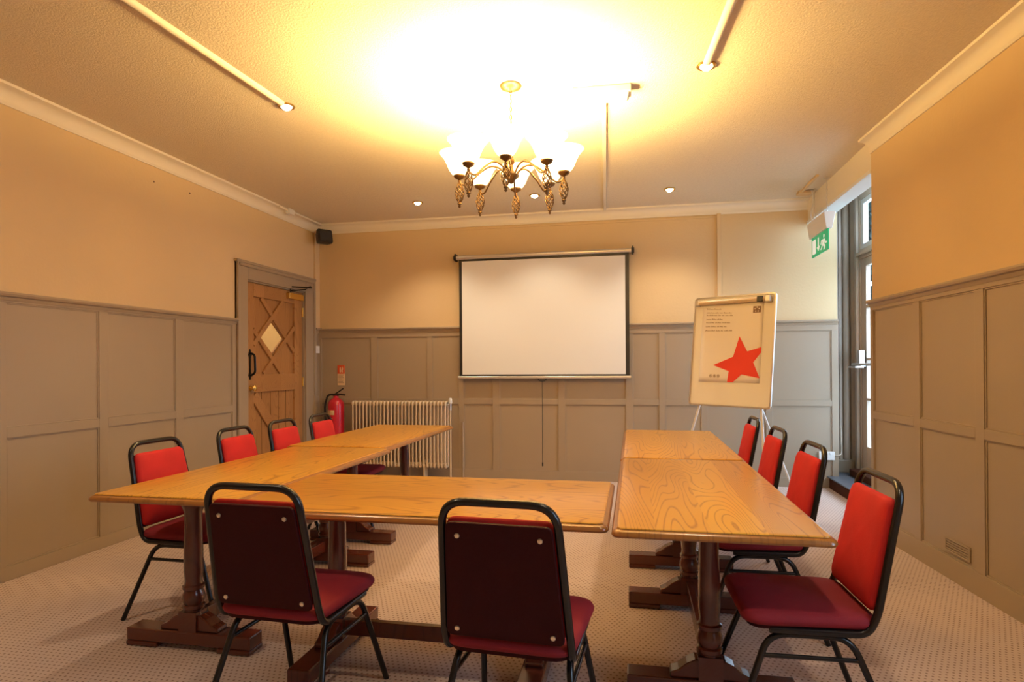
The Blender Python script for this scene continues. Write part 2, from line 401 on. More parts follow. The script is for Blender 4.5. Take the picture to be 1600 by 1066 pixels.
bpn = [(-3.587, -2.97), (-2.89, -2.29), (-2.23, -1.92), (-1.86, -1.53), (-1.45, -.80), (-.725, -.077), (-.003, .269), (.334, .695), (.76, 1.33), (1.39, 1.955)]
wainscot(13, (0, D, 0), (1, 0, 0), (0, -1, 0), XL, 2.015, bpn, .095, .822, .878, 1.585, dz=1.69)
L_ = math.hypot(1, RA); dr = Vector((-RA, 1, 0))/L_; nr = Vector((-1, -RA, 0))/L_
def SY(y): return y*L_
rp_ = [(3.09-.655*k-.58, 3.09-.655*k) for k in range(6, 0, -1)]
rp_ = [(a, b) for a, b in rp_ if a > YB+.1]
rp_ += [(3.09-.58+.0, 3.09)] if False else []
rpan = [(1.60, 2.02), (2.10, 2.84), (2.92, 3.667), (3.745, 4.322), (4.40, 4.985)]
wainscot(14, (XR(0), 0, 0), tuple(dr), tuple(nr), SY(1.53), SY(YE), [(SY(a), SY(b)) for a, b in rpan], .13, .845, .90, 1.64, dz=1.715)
wainscot(15, (XR(0), 0, 0), tuple(dr), tuple(nr), SY(YB), SY(.17), [(SY(a), SY(b)) for a, b in [(-1.25, -.62), (-.54, .10)]], .13, .845, .90, 1.64, dz=1.715)

# ------------------------------------------------------------------ door (left wall)
door = sempty('door_1', 'rustic pine plank door with a lozenge pane in a taupe painted frame')
bm = newbm()          # architrave
X0 = XL
for (a, b, c, d2) in ((5.165, DY0, 0, 2.25), (DY1, 6.60, 0, 2.25), (DY0, DY1, DZ, 2.25)):
    box(bm, X0, X0+.024, a, b, c, d2)
for (a, b, c, d2) in ((5.165, 5.195, 0, 2.25), (6.57, 6.60, 0, 2.25), (5.150, 6.615, 2.235, 2.262), (5.17, 6.59, 2.205, 2.235)):
    box(bm, X0, X0+.040, a, b, c, d2)
obj('door_frame', bm, M['frame'], door, bevel=.005)
bm = newbm()          # jambs
box(bm, XL-.14, XL, DY0-.001, DY0+.012, 0, DZ); box(bm, XL-.14, XL, DY1-.012, DY1+.001, 0, DZ); box(bm, XL-.14, XL, DY0, DY1, DZ-.012, DZ+.001)
obj('jamb', bm, M['frame'], door)
ly0, ly1, lz1 = DY0+.014, DY1-.014, DZ-.014
XF = XL-.020                 # front of the leaf
leaf = bpy.data.objects.new('door_leaf', None); COL.objects.link(leaf); leaf.parent = door
dT, dR, dB, dL = (5.812, 1.735), (6.045, 1.556), (5.832, 1.392), (5.640, 1.540)
MYZ = Matrix(((0, 0, 1, 0), (1, 0, 0, 0), (0, 1, 0, 0), (0, 0, 0, 1)))   # local (x,y,z) -> (Y,Z,X)
def at_x(x): return Matrix.Translation((x, 0, 0)) @ MYZ
bm = newbm()                 # boarded core with the lozenge opening: four polygons round it
i0, i1 = 5.49, 6.235
x_b = XF-.040
prism(bm, [(i0, 0.02), (i1, 0.02), (i1, dB[1]), dB, dL, (i0, dL[1])], .018, at_x(x_b))
prism(bm, [(i0, dL[1]), dL, dT, (dT[0], 1.96), (i0, 1.96)], .018, at_x(x_b))
prism(bm, [dT, dR, (i1, dR[1]), (i1, 1.96), (dT[0], 1.96)], .018, at_x(x_b))
prism(bm, [dR, dB, (i1, dB[1]), (i1, dR[1])], .018, at_x(x_b))
core = obj('boards', bm, M['pine'], leaf)
bm = newbm()
for y in (5.645, 5.80, 5.95, 6.09):
    for a, b in ((.02, 1.0), ):
        box(bm, x_b+.0175, x_b+.0185, y-.003, y+.003, a, b)
obj('board_gap', bm, M['riser'], leaf)
bm = newbm()
box(bm, XF-.045, XF, ly0, i0, 0.01, lz1)
obj('stile', bm, M['pine'], leaf, bevel=.004)
bm = newbm(); box(bm, XF-.045, XF, i1, ly1, 0.01, lz1); obj('stile', bm, M['pine'], leaf, bevel=.004)
M['pineh'] = wood('door_pine_rail', (0.32, 0.15, 0.05), (0.46, 0.235, 0.085), (0.24, 0.10, 0.035), 0.3, 'Z', rough=0.5, line=0.5, gscale=6, coat=0, stretch=1.0)
for za, zb in ((1.945, lz1), (1.0, 1.178), (.01, .16)):
    bm = newbm(); box(bm, XF-.044, XF-.001, i0, i1, za, zb); obj('rail', bm, M['pineh'], leaf, bevel=.004)
def slat(p, q, w, th=.02, x=None, name='lattice_bar'):
    p, q = Vector(p), Vector(q); d = (q-p).normalized(); n = Vector((-d.y, d.x))*w/2
    bm = newbm(); prism(bm, [tuple(p-n), tuple(q-n), tuple(q+n), tuple(p+n)], th, at_x(x_b+.018 if x is None else x)); return obj(name, bm, M['pineh'], leaf, bevel=.003)
slat((5.625, 1.945), (6.235, 1.42), .048); slat((5.49, 1.62), (5.99, 1.178), .048)
slat((6.02, 1.945), (5.49, 1.47), .048, x=x_b+.020); slat((6.235, 1.68), (5.66, 1.178), .048, x=x_b+.020)
slat((5.50, 0.97), (6.22, 0.20), .11, name='brace')
bm = newbm(); prism(bm, [(dL[0]-.02, dL[1]), (dB[0], dB[1]-.02), (dR[0]+.02, dR[1]), (dT[0], dT[1]+.02)], .004, at_x(x_b-.006)); obj('pane', bm, M['glass'], leaf)
bm = newbm()                 # black iron pull
tube(bm, smoothpath([(XF+.005, 5.42, 1.385), (XF+.055, 5.42, 1.37), (XF+.06, 5.42, 1.19), (XF+.005, 5.42, 1.165)], .05), .011, 8)
prism(bm, [(5.395, 1.37), (5.42, 1.425), (5.445, 1.37), (5.43, 1.34), (5.43, 1.20), (5.445, 1.17), (5.42, 1.125), (5.395, 1.17), (5.41, 1.20), (5.41, 1.34)], .008, at_x(XF))
obj('pull_handle', bm, M['iron'], door, smooth=40, label='black iron pull handle')
bm = newbm(); lathe(bm, [(0, .028), (.006, .028), (.008, .010), (.03, .010), (.034, .026), (.05, .03), (.062, .02), (.066, .003)], 16, Matrix.Translation((XF, 5.43, 1.045)) @ Matrix.Rotation(PI/2, 4, 'Y'))
obj('knob', bm, M['brass'], door, smooth=40, label='small brass knob')
for z in (1.86, 1.08, .25):
    bm = newbm(); box(bm, XF-.001, XF+.012, 6.385, 6.41, z-.05, z+.05); tube(bm, [(XF+.012, 6.398, z-.052), (XF+.012, 6.398, z+.052)], .008, 8); obj('hinge', bm, M['brass'], door, smooth=40)
bm = newbm(); box(bm, XF, XF+.045, 6.07, 6.36, 1.985, 2.05); o = obj('door_closer', bm, M['brass'], door, bevel=.006, label='brass overhead closer')
bm = newbm(); tube(bm, [(XF+.03, 6.11, 2.05), (XF+.03, 6.10, 2.115), (XF+.17, 6.30, 2.12), (XL+.03, 6.50, 2.155)], .008, 6); tube(bm, [(XF+.03, 6.11, 2.07), (XF+.12, 6.26, 2.10), (XL+.03, 6.49, 2.165)], .007, 6)
obj('closer_arm', bm, M['iron'], o, smooth=40)
# passage beyond the door
bm = newbm(); box(bm, XL-1.4, XL-.16, 4.6, 7.2, -.1, 0); box(bm, XL-1.4, XL-.16, 4.6, 7.2, 2.6, 2.7); box(bm, XL-1.5, XL-1.4, 4.6, 7.2, 0, 2.6); box(bm, XL-1.4, XL-.16, 4.5, 4.6, 0, 2.6); box(bm, XL-1.4, XL-.16, 7.2, 7.3, 0, 2.6)
struct('wall_passage', bm, M['wall'])
light('passage_lamp', 'POINT', (XL-.8, 6.2, 2.2), 22, (1, .72, .38), .1)

# corner boxing strip between door and back wall
bm = newbm(); box(bm, XL, XL+.020, 6.625, D, ZD, CE-.08); struct('trim_5', bm, M['wall'], bevel=.003)
# vertical and horizontal surface trunking on the back wall
bm = newbm(); box(bm, .862, .905, D-.022, D, 1.69, CE-.10); o = struct('trim_6', bm, M['wall'], 'painted vertical trunking on the back wall', bevel=.003)
bm = newbm(); box(bm, -2.05, .862, D-.012, D, CE-.118-.02, CE-.118); struct('trim_7', bm, M['wall'], 'thin painted conduit under the back cornice', bevel=.002)

# ------------------------------------------------------------------ bay window wall: fire-exit door with transom
bm = newbm()
tube(bm, [(2.19, BY1-.012, PLZ+.12), (2.19, BY1-.012, BC)], .034, 16)
box(bm, 2.085, 2.105, BY1-.05, BY1, PLZ, BC); box(bm, 2.225, 2.26, BY1-.06, BY1, PLZ, BC); box(bm, 2.12, 2.145, BY1-.025, BY1, PLZ, BC)
struct('trim_8', bm, M['winframe'], 'moulded pilaster in the corner of the bay', smooth=40)
bm = newbm(); box(bm, 2.09, 2.25, BY1-.075, BY1, PLZ, PLZ+.13); struct('trim_9', bm, M['frame'], 'plinth block of the pilaster', bevel=.006)
bm = newbm()                                 # surface cable by the socket
tube(bm, smoothpath([(1.975, D-.02, .33), (2.03, D-.02, .33), (2.05, D+.02, .36), (2.05, D+.04, .60)], .03), .006, 8)
cab = obj('socket_cable', bm, M['frame'], smooth=40)
tag(cab, 'thin painted cable bending up into the bay from the wall socket', 'cable')
wd = sempty('door_2', 'glazed fire-exit door with transom light in the bay')
fx0, fx1 = 2.262, 2.33
bm = newbm()
box(bm, fx0, fx1, 6.84, BY1, PLZ, BC)                       # jamb, near corner
box(bm, fx0, fx1, YE, 5.12, PLZ, BC)
box(bm, fx0, fx1, 5.12, 6.84, 2.30, 2.40)                        # transom rail
box(bm, fx0, fx1, 5.12, 6.84, 2.90, BC)
box(bm, fx0-.03, fx0, 6.86, 6.92, PLZ, BC); box(bm, fx0-.03, fx0, 5.12, 6.86, 2.335, 2.365)
obj('window_frame', bm, M['winframe'], wd, bevel=.005)
bm = newbm()                                                     # transom sash
for a, b, c, d2 in ((6.77, 6.84, 2.40, 2.90), (5.12, 5.18, 2.40, 2.90), (5.18, 6.77, 2.40, 2.45), (5.18, 6.77, 2.85, 2.90), (5.96, 6.0, 2.45, 2.85)): box(bm, fx0+.01, fx1-.01, a, b, c, d2)
obj('transom_sash', bm, M['white'], wd, bevel=.004)
bm = newbm(); box(bm, fx0+.03, fx0+.035, 5.15, 6.80, 2.42, 2.88); obj('transom_pane', bm, M['glass'], wd)
bm = newbm()                                                     # door leaf
for a, b, c, d2 in ((6.715, 6.84, PLZ+.01, 2.30), (5.98, 6.08, PLZ+.01, 2.30), (6.08, 6.715, PLZ+.01, .42), (6.08, 6.715, 2.22, 2.30),
                    (6.08, 6.715, .88, .905), (6.08, 6.715, 1.80, 1.83), (6.08, 6.715, 1.28, 1.305)): box(bm, fx0+.012, fx1-.012, a, b, c, d2)
for a, b, c, d2 in ((5.12, 5.24, PLZ+.01, 2.30), (5.86, 5.975, PLZ+.01, 2.30), (5.24, 5.86, PLZ+.01, .42), (5.24, 5.86, 2.22, 2.30), (5.24, 5.86, .88, .905), (5.24, 5.86, 1.80, 1.83)): box(bm, fx0+.012, fx1-.012, a, b, c, d2)
obj('door_leaf', bm, M['winframe'], wd, bevel=.004)
bm = newbm(); box(bm, fx0+.03, fx0+.035, 5.2, 6.76, .40, 2.25); obj('door_pane', bm, M['glass'], wd)
bm = newbm()                                                     # push bar
prism(bm, [(6.66, 1.22), (6.80, 1.22), (6.80, 1.24), (6.755, 1.28), (6.75, 1.38), (6.70, 1.38), (6.695, 1.26)], .05, at_x(fx0-.06))
box(bm, fx0-.13, fx0-.05, 6.60, 6.80, 1.205, 1.222); tube(bm, [(fx0-.11, 6.74, 1.24), (fx0-.11, 5.30, 1.24)], .014, 10)
box(bm, fx0-.12, fx0+.02, 5.28, 5.34, 1.20, 1.34)
obj('push_bar', bm, M['alu'], wd, bevel=.003, label='pale grey panic push bar')
bm = newbm(); box(bm, 2.135, 2.255, 5.3, 6.80, PLZ+.001, PLZ+.07); tag(obj('draught_strip', bm, M['riser'], bevel=.01), 'dark block lying on the slate step against the fire-exit door', 'threshold')

# exterior garden
bm = newbm(); box(bm, 2.8, 30, -8, 40, -.3, -.1); struct('floor_terrace', bm, M['pale_ground'])
def tree(x, y, h, r, seed, label):
    t = thing('garden_tree', label, 'tree', (x, y, -.1), 0, 'trees in the garden')
    rnd = random.Random(seed); bm = newbm(); tube(bm, [(0, 0, 0), (.05, 0, h*.4), (0, .05, h*.7)], .15, 8, radii=[.2, .15, .08]); obj('trunk', bm, M['bark'], t, smooth=60)
    bm = newbm()
    for i in range(3200):
        while True:
            p = Vector((rnd.uniform(-1, 1), rnd.uniform(-1, 1), rnd.uniform(-1, 1)))
            if p.length < 1: break
        p = Vector((p.x*r, p.y*r, h*.65+p.z*h*.36)); a = Vector((rnd.gauss(0, 1), rnd.gauss(0, 1), rnd.gauss(0, 1))).normalized(); b = a.cross(Vector((.3, .5, 1))).normalized(); s = rnd.uniform(.10, .22)
        v = [bm.verts.new(p+a*s), bm.verts.new(p+b*s*.6), bm.verts.new(p-a*s), bm.verts.new(p-b*s*.6)]; bm.faces.new(v)
    obj('foliage', bm, M['leafm'], t)
tree(5.6, 17.5, 6.5, 2.2, 3, 'leafy green tree glimpsed through the small transom light above the fire exit')

# ------------------------------------------------------------------ tables
def tabletop(bm, w, l, zt=.71, th=.034, edge=False):
    r = .028
    lv = []
    prof = ((.020, zt-th), (.004, zt-th+.003), (0, zt-th+.010), (.001, zt-.018), (.006, zt-.011), (.015, zt-.008), (.017, zt-.006), (.040, zt-.006)) if edge else ((.022, zt-.0055), (.018, zt-.0045), (.020, zt-.001), (.024, zt))
    for ins, z in prof:
        lv.append([(x, y, z) for x, y in rrect(-w/2+ins, w/2-ins, -l/2+ins, l/2-ins, max(r-ins*.5, .006))])
    loops(bm, lv)
POST = [(.150, .040), (.17, .038), (.176, .046), (.190, .047), (.195, .040), (.205, .045), (.222, .049), (.240, .045), (.257, .037), (.262, .045), (.276, .046), (.282, .038), (.30, .036), (.34, .0405), (.42, .040), (.50, .0375), (.57, .036), (.605, .038), (.628, .046), (.645, .056), (.676, .058)]
def ogee_foot_bracket(s):
    return [(0, .080), (s*.145, .080), (s*.145, .098), (s*.115, .110), (s*.085, .135), (s*.055, .150), (0, .155)]
def make_table(w, l, label, loc, rz, ins=.33, foot=None, group=None):
    t = thing('trestle_table', label, 'table', loc, rz, group or 'oak trestle tables set in a U')
    foot = foot or w-.09
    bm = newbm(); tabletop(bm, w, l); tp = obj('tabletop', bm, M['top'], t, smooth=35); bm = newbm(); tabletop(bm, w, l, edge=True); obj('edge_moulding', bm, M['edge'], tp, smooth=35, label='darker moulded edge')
    for s in (-1, 1):
        y = s*(l/2-ins)
        bm = newbm(); lathe(bm, POST, 24, Matrix.Translation((0, y, 0)))
        box(bm, -.044, .044, y-.044, y+.044, .078, .165)
        obj('post', bm, M['mahog'], t, smooth=35, bevel=0)
        bm = newbm()
        box(bm, -foot/2, foot/2, y-.048, y+.048, .022, .080)
        for a in (-1, 1): box(bm, min(a*foot/2, a*(foot/2-.16)), max(a*foot/2, a*(foot/2-.16)), y-.052, y+.052, 0.001, .0225)
        for a in (-1, 1):
            Mx = Matrix(((1, 0, 0, 0), (0, 0, -1, y+.035), (0, 1, 0, 0), (0, 0, 0, 1)))
            prism(bm, [(px, pz) for px, pz in ogee_foot_bracket(a)], .07, Mx)
        obj('foot', bm, M['mahog'], t, bevel=.006)
        bm = newbm(); prism(bm, [(-w/2+.07, .676), (-w/2+.07, .655), (-w/2+.11, .635), (w/2-.11, .635), (w/2-.07, .655), (w/2-.07, .676)], .07, Matrix(((1, 0, 0, 0), (0, 0, -1, y+.035), (0, 1, 0, 0), (0, 0, 0, 1))))
        obj('bearer', bm, M['mahog'], t, bevel=.004)
    bm = newbm(); box(bm, -.018, .018, -l/2+ins, l/2-ins, .085, .150); obj('stretcher', bm, M['mahog'], t, bevel=.004)
    return t
G_T = None
make_table(.70, 1.59, 'oak trestle table at the right, nearest the camera, beside the nearest right-hand chair', (.275, 2.865, 0), 0, ins=.36)
make_table(.705, 1.60, 'oak trestle table at the far right end, closest to the flip chart', (.275, 4.465, 0), 0, ins=.27)
make_table(.72, 1.62, 'oak trestle table at the left, its near corner jutting towards the left wall', (-1.935, 3.06, 0), -.01, ins=.21, foot=.62)
make_table(.74, 1.56, 'oak trestle table at the far left, reaching in front of the radiator', (-1.975, 4.655, 0), -.005, ins=.27, foot=.62)
make_table(.80, 1.49, 'oak trestle table laid crossways in the middle, joining the two rows', (-.83, 2.52, 0), PI/2, ins=.30, foot=.66)

# ------------------------------------------------------------------ chairs
def cushion(bm, outline, z0, z1, dome=.0, r=.018, Mx=None):
    """rounded slab from an outline [(x,y)] around a centre"""
    cx = sum(p[0] for p in outline)/len(outline); cy = sum(p[1] for p in outline)/len(outline)
    def sc(k): return [(cx+(x-cx)*k, cy+(y-cy)*k) for x, y in outline]
    S = max(abs(p[0]-cx) for p in outline); lv = []
    def lev(inset, z):
        k = 1-inset/S; lv.append([(x, y, z) for x, y in sc(k)])
    lev(r*.8, z0); lev(r*.2, z0+r*.3); lev(0, z0+r*.8)
    lev(0, z1-r); lev(r*.3, z1-r*.4); lev(r, z1)
    for i in (1, 2, 3): lev(r+(S-r)*i/4, z1+dome*math.sin(i/4*PI/2)*.9)
    lev(S*.93, z1+dome)
    if Mx: lv = [[tuple(Mx @ Vector(p)) for p in l] for l in lv]
    loops(bm, lv)
def taper_outline(w0, w1, h0, h1, r, n=5):
    """trapezoid (half widths w0 at h0, w1 at h1) with rounded corners, in local XY"""
    P = [Vector((w1, h1, 0)), Vector((-w1, h1, 0)), Vector((-w0, h0, 0)), Vector((w0, h0, 0))]; out = []
    for i in range(4):
        a, b, c = P[i-1], P[i], P[(i+1) % 4]; p = b+(a-b).normalized()*r; q = b+(c-b).normalized()*r
        for j in range(n+1):
            t = j/n; v = (1-t)**2*p+2*t*(1-t)*b+t*t*q; out.append((v.x, v.y))
    return out
LEAN0 = (-.205, .50); LEAN1 = (-.283, .875)
def backpt(z): 
    t = (z-LEAN0[1])/(LEAN1[1]-LEAN0[1]); return LEAN0[0]+t*(LEAN1[0]-LEAN0[0])
def make_chair(label, loc, rz, group=None):
    t = thing('banquet_chair', label, 'chair', loc, rz, group or 'red banquet chairs round the tables')
    # back frame: one bent tube from under the seat up and over
    bm = newbm(); zt = .862
    pts = [(-.188, .13, .388), (-.192, -.165, .388), (-.192, backpt(.45), .45), (-.168, backpt(zt), zt), (.168, backpt(zt), zt), (.192, backpt(.45), .45), (.192, -.165, .388), (.188, .13, .388)]
    sp = smoothpath(pts, .075, 7); tube(bm, sp, .0125, 10)
    obj('back_frame', bm, M['black'], t, smooth=50)
    ang = math.atan2(LEAN0[0]-LEAN1[0], LEAN1[1]-LEAN0[1])
    # local plane: x right, y up the back, z out of the front
    B = Matrix.Translation((0, backpt(.50), .50)) @ Matrix(((1, 0, 0, 0), (0, -math.sin(ang), math.cos(ang), 0), (0, math.cos(ang), math.sin(ang), 0), (0, 0, 0, 1)))
    bm = newbm(); cushion(bm, taper_outline(.182, .160, -.047, .318, .03), -.004, .030, .010, .016, B); obj('backrest', bm, M['red'], t, smooth=60)
    bm = newbm(); prism(bm, taper_outline(.179, .157, -.052, .312, .022), .012, B @ Matrix.Translation((0, 0, -.017))); pn = obj('back_panel', bm, M['vinyl'], t, bevel=.003, label='dark maroon rear panel')
    for sx, sy, xx in ((-1, .272, .122), (1, .272, .122), (-1, -.026, .145), (1, -.026, .145)):
        bm = newbm(); lathe(bm, [(0, .008), (-.003, .0075), (-.0045, .004)], 10, B @ Matrix.Translation((sx*xx, sy, -.017))); obj('screw', bm, M['screw'], pn, smooth=50)
    bm = newbm(); ol = taper_outline(.200, .215, -.205, .215, .07, 7); cushion(bm, ol, .402, .444, .014, .020); obj('seat', bm, M['redseat'], t, smooth=60)
    bm = newbm(); prism(bm, taper_outline(.185, .198, -.19, .195, .06), .012, None, .391); obj('seat_board', bm, M['vinyl'], t)
    for s in (-1, 1):
        bm = newbm(); tube(bm, smoothpath([(s*.172, 0, .368), (s*.174, .13, .368), (s*.215, .265, .001)], .06, 6), .011, 10); obj('leg', bm, M['black'], t, smooth=50)
        bm = newbm(); tube(bm, smoothpath([(s*.172, 0, .368), (s*.174, -.12, .368), (s*.225, -.265, .001)], .06, 6), .011, 10); obj('leg', bm, M['black'], t, smooth=50)
        bm = newbm(); tube(bm, [(s*.183, .155, .300), (s*.184, -.148, .300)], .008, 8); obj('stretcher', bm, M['black'], t, smooth=50)
    bm = newbm(); tube(bm, [(-.172, .03, .368), (.172, .03, .368)], .010, 8); tube(bm, [(-.172, -.10, .368), (.172, -.10, .368)], .010, 8); obj('seat_frame', bm, M['black'], t, smooth=50)
    return t
c0 = make_chair('red chair with its dark back to the camera, at the middle of the crossways table', (-.358, 1.985, 0), -.07)
chairs = [
 ((-1.205, 2.09, 0), -.05, 'red chair seen from behind, tucked between the crossways and left tables'),
 ((-2.215, 2.865, 0), -PI/2-.03, 'largest red chair along the left wall, behind the near corner of the left table'),
 ((-2.20, 3.52, 0), -PI/2+.02, 'second red chair along the left wall, its top level with the door frame edge'),
 ((-2.20, 4.06, 0), -PI/2+.02, 'third red chair along the left wall, in front of the plank door'),
 ((-2.20, 4.61, 0), -PI/2+.03, 'farthest red chair on the left, in front of the fire extinguisher'),
 ((.555, 2.335, 0), 1.60, 'nearest red chair on the right, standing clear of the table corner with seat showing'),
 ((.57, 3.18, 0), PI/2+.03, 'second red chair on the right, with the wall socket showing beyond its frame'),
 ((.57, 3.92, 0), PI/2+.02, 'third red chair on the right, in front of the leg of the flip chart'),
 ((.57, 4.68, 0), PI/2, 'farthest red chair on the right, just under the flip chart board'),
]
for loc, rz, lab in chairs: dup(c0, loc, rz, lab)

# ------------------------------------------------------------------ projector screen
t = thing('projector_screen', 'white pull-down projector screen with black borders on the back wall', 'screen', (-.965, D-.075, 1.1))
tilt = 0.006
bm = newbm(); tube(bm, [(-.955, 0, 1.350), (.965, 0, 1.358)], .024, 14); obj('housing', bm, M['alu'], t, smooth=50)
for s, z in ((-1, 1.350), (1, 1.358)):
    bm = newbm(); tube(bm, [(s*.955, 0, z), (s*.985, 0, z)], .030, 12); box(bm, s*.97-.008, s*.97+.008, -.01, .073, z-.035, z+.045); obj('end_cap', bm, M['plastic_black'], t, bevel=.002)
bm = newbm(); box(bm, -.925, .930, -.002, .002, .03, 1.345); cl = obj('border', bm, M['plastic_black'], t, label='black screen border')
bm = newbm(); box(bm, -.893, .890, -.0035, -.0018, .052, 1.306); obj('screen_surface', bm, M['screenw'], t, label='matt white screen surface')
bm = newbm(); tube(bm, [(-.94, 0, .020), (.945, 0, .020)], .016, 12); obj('bottom_bar', bm, M['alu'], t, smooth=50)
bm = newbm(); tube(bm, smoothpath([(-.045, 0, .005), (-.03, -.01, -.02), (.03, -.01, -.02), (.045, 0, .005)], .02), .005, 8); tube(bm, [(0, -.01, -.02), (0, -.01, -.90)], .003, 6); tube(bm, [(0, -.01, -.90), (0, -.01, -.94)], .008, 8)
obj('pull_cord', bm, M['plastic_black'], t, smooth=50, label='long pull cord with toggle')

# ------------------------------------------------------------------ flip chart easel
pL, pR = Vector((.525, 5.80)), Vector((1.125, 5.35)); dd = (pR-pL); Wd = dd.length
angz = math.atan2(dd.y, dd.x); mid = (pL+pR)/2
t = thing('flipchart_easel', 'white flip chart easel with red star poster standing before the back wall', 'easel', (mid.x, mid.y, 0), angz)
lean = .11
BT = Matrix.Translation((-.01, -.045, .885)) @ Matrix.Rotation(.012, 4, 'Y') @ Matrix.Rotation(PI/2-lean, 4, 'X')
HB = .965
bm = newbm(); prism(bm, rrect(-Wd/2, Wd/2, 0, HB, .03), .016, BT @ Matrix.Translation((0, 0, -.016))); brd = obj('board', bm, M['board'], t, bevel=.004)
bm = newbm()
ol = rrect(-Wd/2, Wd/2, 0, HB, .03); oi = rrect(-Wd/2+.012, Wd/2-.012, .012, HB-.012, .024)
for k, z in ((ol, .0), (oi, .0)): pass
n = len(ol)
A = [bm.verts.new(BT @ Vector((x, y, .001))) for x, y in ol]; B_ = [bm.verts.new(BT @ Vector((x, y, .006))) for x, y in ol]; C_ = [bm.verts.new(BT @ Vector((x, y, .006))) for x, y in oi]; D_ = [bm.verts.new(BT @ Vector((x, y, .001))) for x, y in oi]
for a, b in ((A, B_), (B_, C_), (C_, D_), (D_, A)):
    for i in range(n): bm.faces.new((a[i], a[(i+1) % n], b[(i+1) % n], b[i]))
obj('board_rim', bm, M['alu'], brd, bevel=0)
bm = newbm(); tube(bm, [(-Wd/2+.03, HB-.055, .022), (Wd/2-.04, HB-.055, .022)], .020, 12, Mx=BT); obj('clamp_bar', bm, M['cream'], t, smooth=50, label='beige paper clamp bar')
bm = newbm(); box(bm, Wd/2-.15, Wd/2-.10, HB-.078, HB-.032, .03, .046, BT); obj('clamp_knob', bm, M['plastic_black'], t, bevel=.004)
bm = newbm(); box(bm, Wd/2-.075, Wd/2-.035, HB-.08, HB-.03, .0, .05, BT); obj('clamp_end', bm, M['alu'], t, bevel=.004); bm = newbm(); box(bm, -Wd/2+.025, -Wd/2+.06, HB-.08, HB-.03, .0, .045, BT); obj('clamp_end', bm, M['alu'], t, bevel=.004)
# poster
px0, px1, py0, py1 = -Wd/2+.085, Wd/2-.105, .21, HB-.07
bm = newbm(); n = 14
gr = [[bm.verts.new(BT @ Vector((px0+(px1-px0)*i/n, py0+(py1-py0)*j/n, .003+.0012*math.sin(i*1.1+j*.5)+.0012))) for j in range(n+1)] for i in range(n+1)]
for i in range(n):
    for j in range(n): bm.faces.new((gr[i][j], gr[i+1][j], gr[i+1][j+1], gr[i][j+1]))
po = obj('poster', bm, M['paper'], t, smooth=60, label='cream poster sheet with a red star')
po.modifiers.new('t', 'SOLIDIFY').thickness = .0008
PW, PH = px1-px0, py1-py0
def PP(u, v): return (px0+u*PW, py0+v*PH)       # u right, v up, 0..1
# star measured on the poster
star_px = [(500, 460), (602, 640), (770, 585), (770, 650), (680, 775), (765, 968), (545, 928), (440, 1028), (370, 1028), (385, 893), (180, 823), (432, 712)]
def S(px, py):
    u = (px-5-(py-60)*-.012)/(775-5); top = 85-(px/770)*75; bot = 1030
    return PP(min(1, max(0, u)), 1-(py-top)/(bot-top))
bm = newbm(); prism(bm, [S(*p) for p in star_px], .0012, BT @ Matrix.Translation((0, 0, .0062)))
obj('star_print', bm, M['starred'], po)
bm = newbm()                                    # blurred writing: seven short lines of small marks
rnd = random.Random(11)
for (lx, rx, y) in ((60, 255, 133), (60, 385, 180), (60, 400, 210), (60, 275, 262), (60, 370, 303), (55, 330, 352), (50, 400, 402)):
    x = lx
    while x < rx:
        wv = rnd.uniform(24, 70); e = min(rx, x+wv); q = x
        while q < e:
            h = rnd.choice((9, 9, 9, 15)); yy = y-10*(q-lx)/330
            a, b = S(q, yy+4), S(q+5, yy+4-h); box(bm, min(a[0], b[0]), max(a[0], b[0])-.0006, min(a[1], b[1]), max(a[1], b[1]), .0062, .0070, BT)
            q += 8.5
        x = e+12
obj('writing', bm, M['ink'], po)
bm = newbm(); a, b = S(652, 160), S(746, 70); box(bm, a[0], b[0], a[1], b[1], .0062, .0070, BT); em = obj('emblem', bm, M['ink'], po, label='dark square emblem with pale star marks')
bm = newbm(); cx, cy = (a[0]+b[0])/2, (a[1]+b[1])/2; R_ = (b[0]-a[0])/2
for k in range(5):
    an = PI/2+k*2*PI/5; c = Vector((cx+R_*.55*math.cos(an), cy+R_*.55*math.sin(an)))
    prism(bm, [(c.x+R_*(.24 if j % 2 == 0 else .10)*math.cos(an+j*PI/5), c.y+R_*(.24 if j % 2 == 0 else .10)*math.sin(an+j*PI/5)) for j in range(10)], .0006, BT @ Matrix.Translation((0, 0, .0072)))
obj('emblem_mark', bm, M['paper'], po)
for q in (153, 203, 252):
    c = S(q, 955); bm = newbm()
    Mq = BT @ Matrix.Translation((c[0], c[1], .0064)); tube(bm, [(.012*math.cos(a), .012*math.sin(a), 0) for a in [i*2*PI/16 for i in range(17)]], .0016, 5, Mx=Mq, cap=False)
    box(bm, -.004, .004, -.006, .006, 0, .0008, Mq); obj('round_icon', bm, M['ink'], po)
# legs
def bl(x, y, z): return BT @ Vector((x, y, z))
for a, b in (((-.20, .35, -.03), (-.50, -.16, 0)), ((.24, .35, -.03), (.39, -.16, 0))):
    p = bl(*a); bm = newbm(); tube(bm, [p, Vector(b)], .011, 10); tube(bm, [p.lerp(Vector(b), .50), Vector(b).lerp(p, .02)], .0125, 10); obj('leg', bm, M['white'], t, smooth=50)
bm = newbm(); p = bl(.0, .60, -.04); tube(bm, [p, Vector((.30, .62, 0))], .009, 10); obj('leg', bm, M['white'], t, smooth=50)
bm = newbm(); tube(bm, [bl(-.20, .35, -.03), bl(.24, .35, -.03)], .010, 8); tube(bm, [bl(0, .35, -.03), p], .010, 8); obj('brace', bm, M['white'], t, smooth=50)

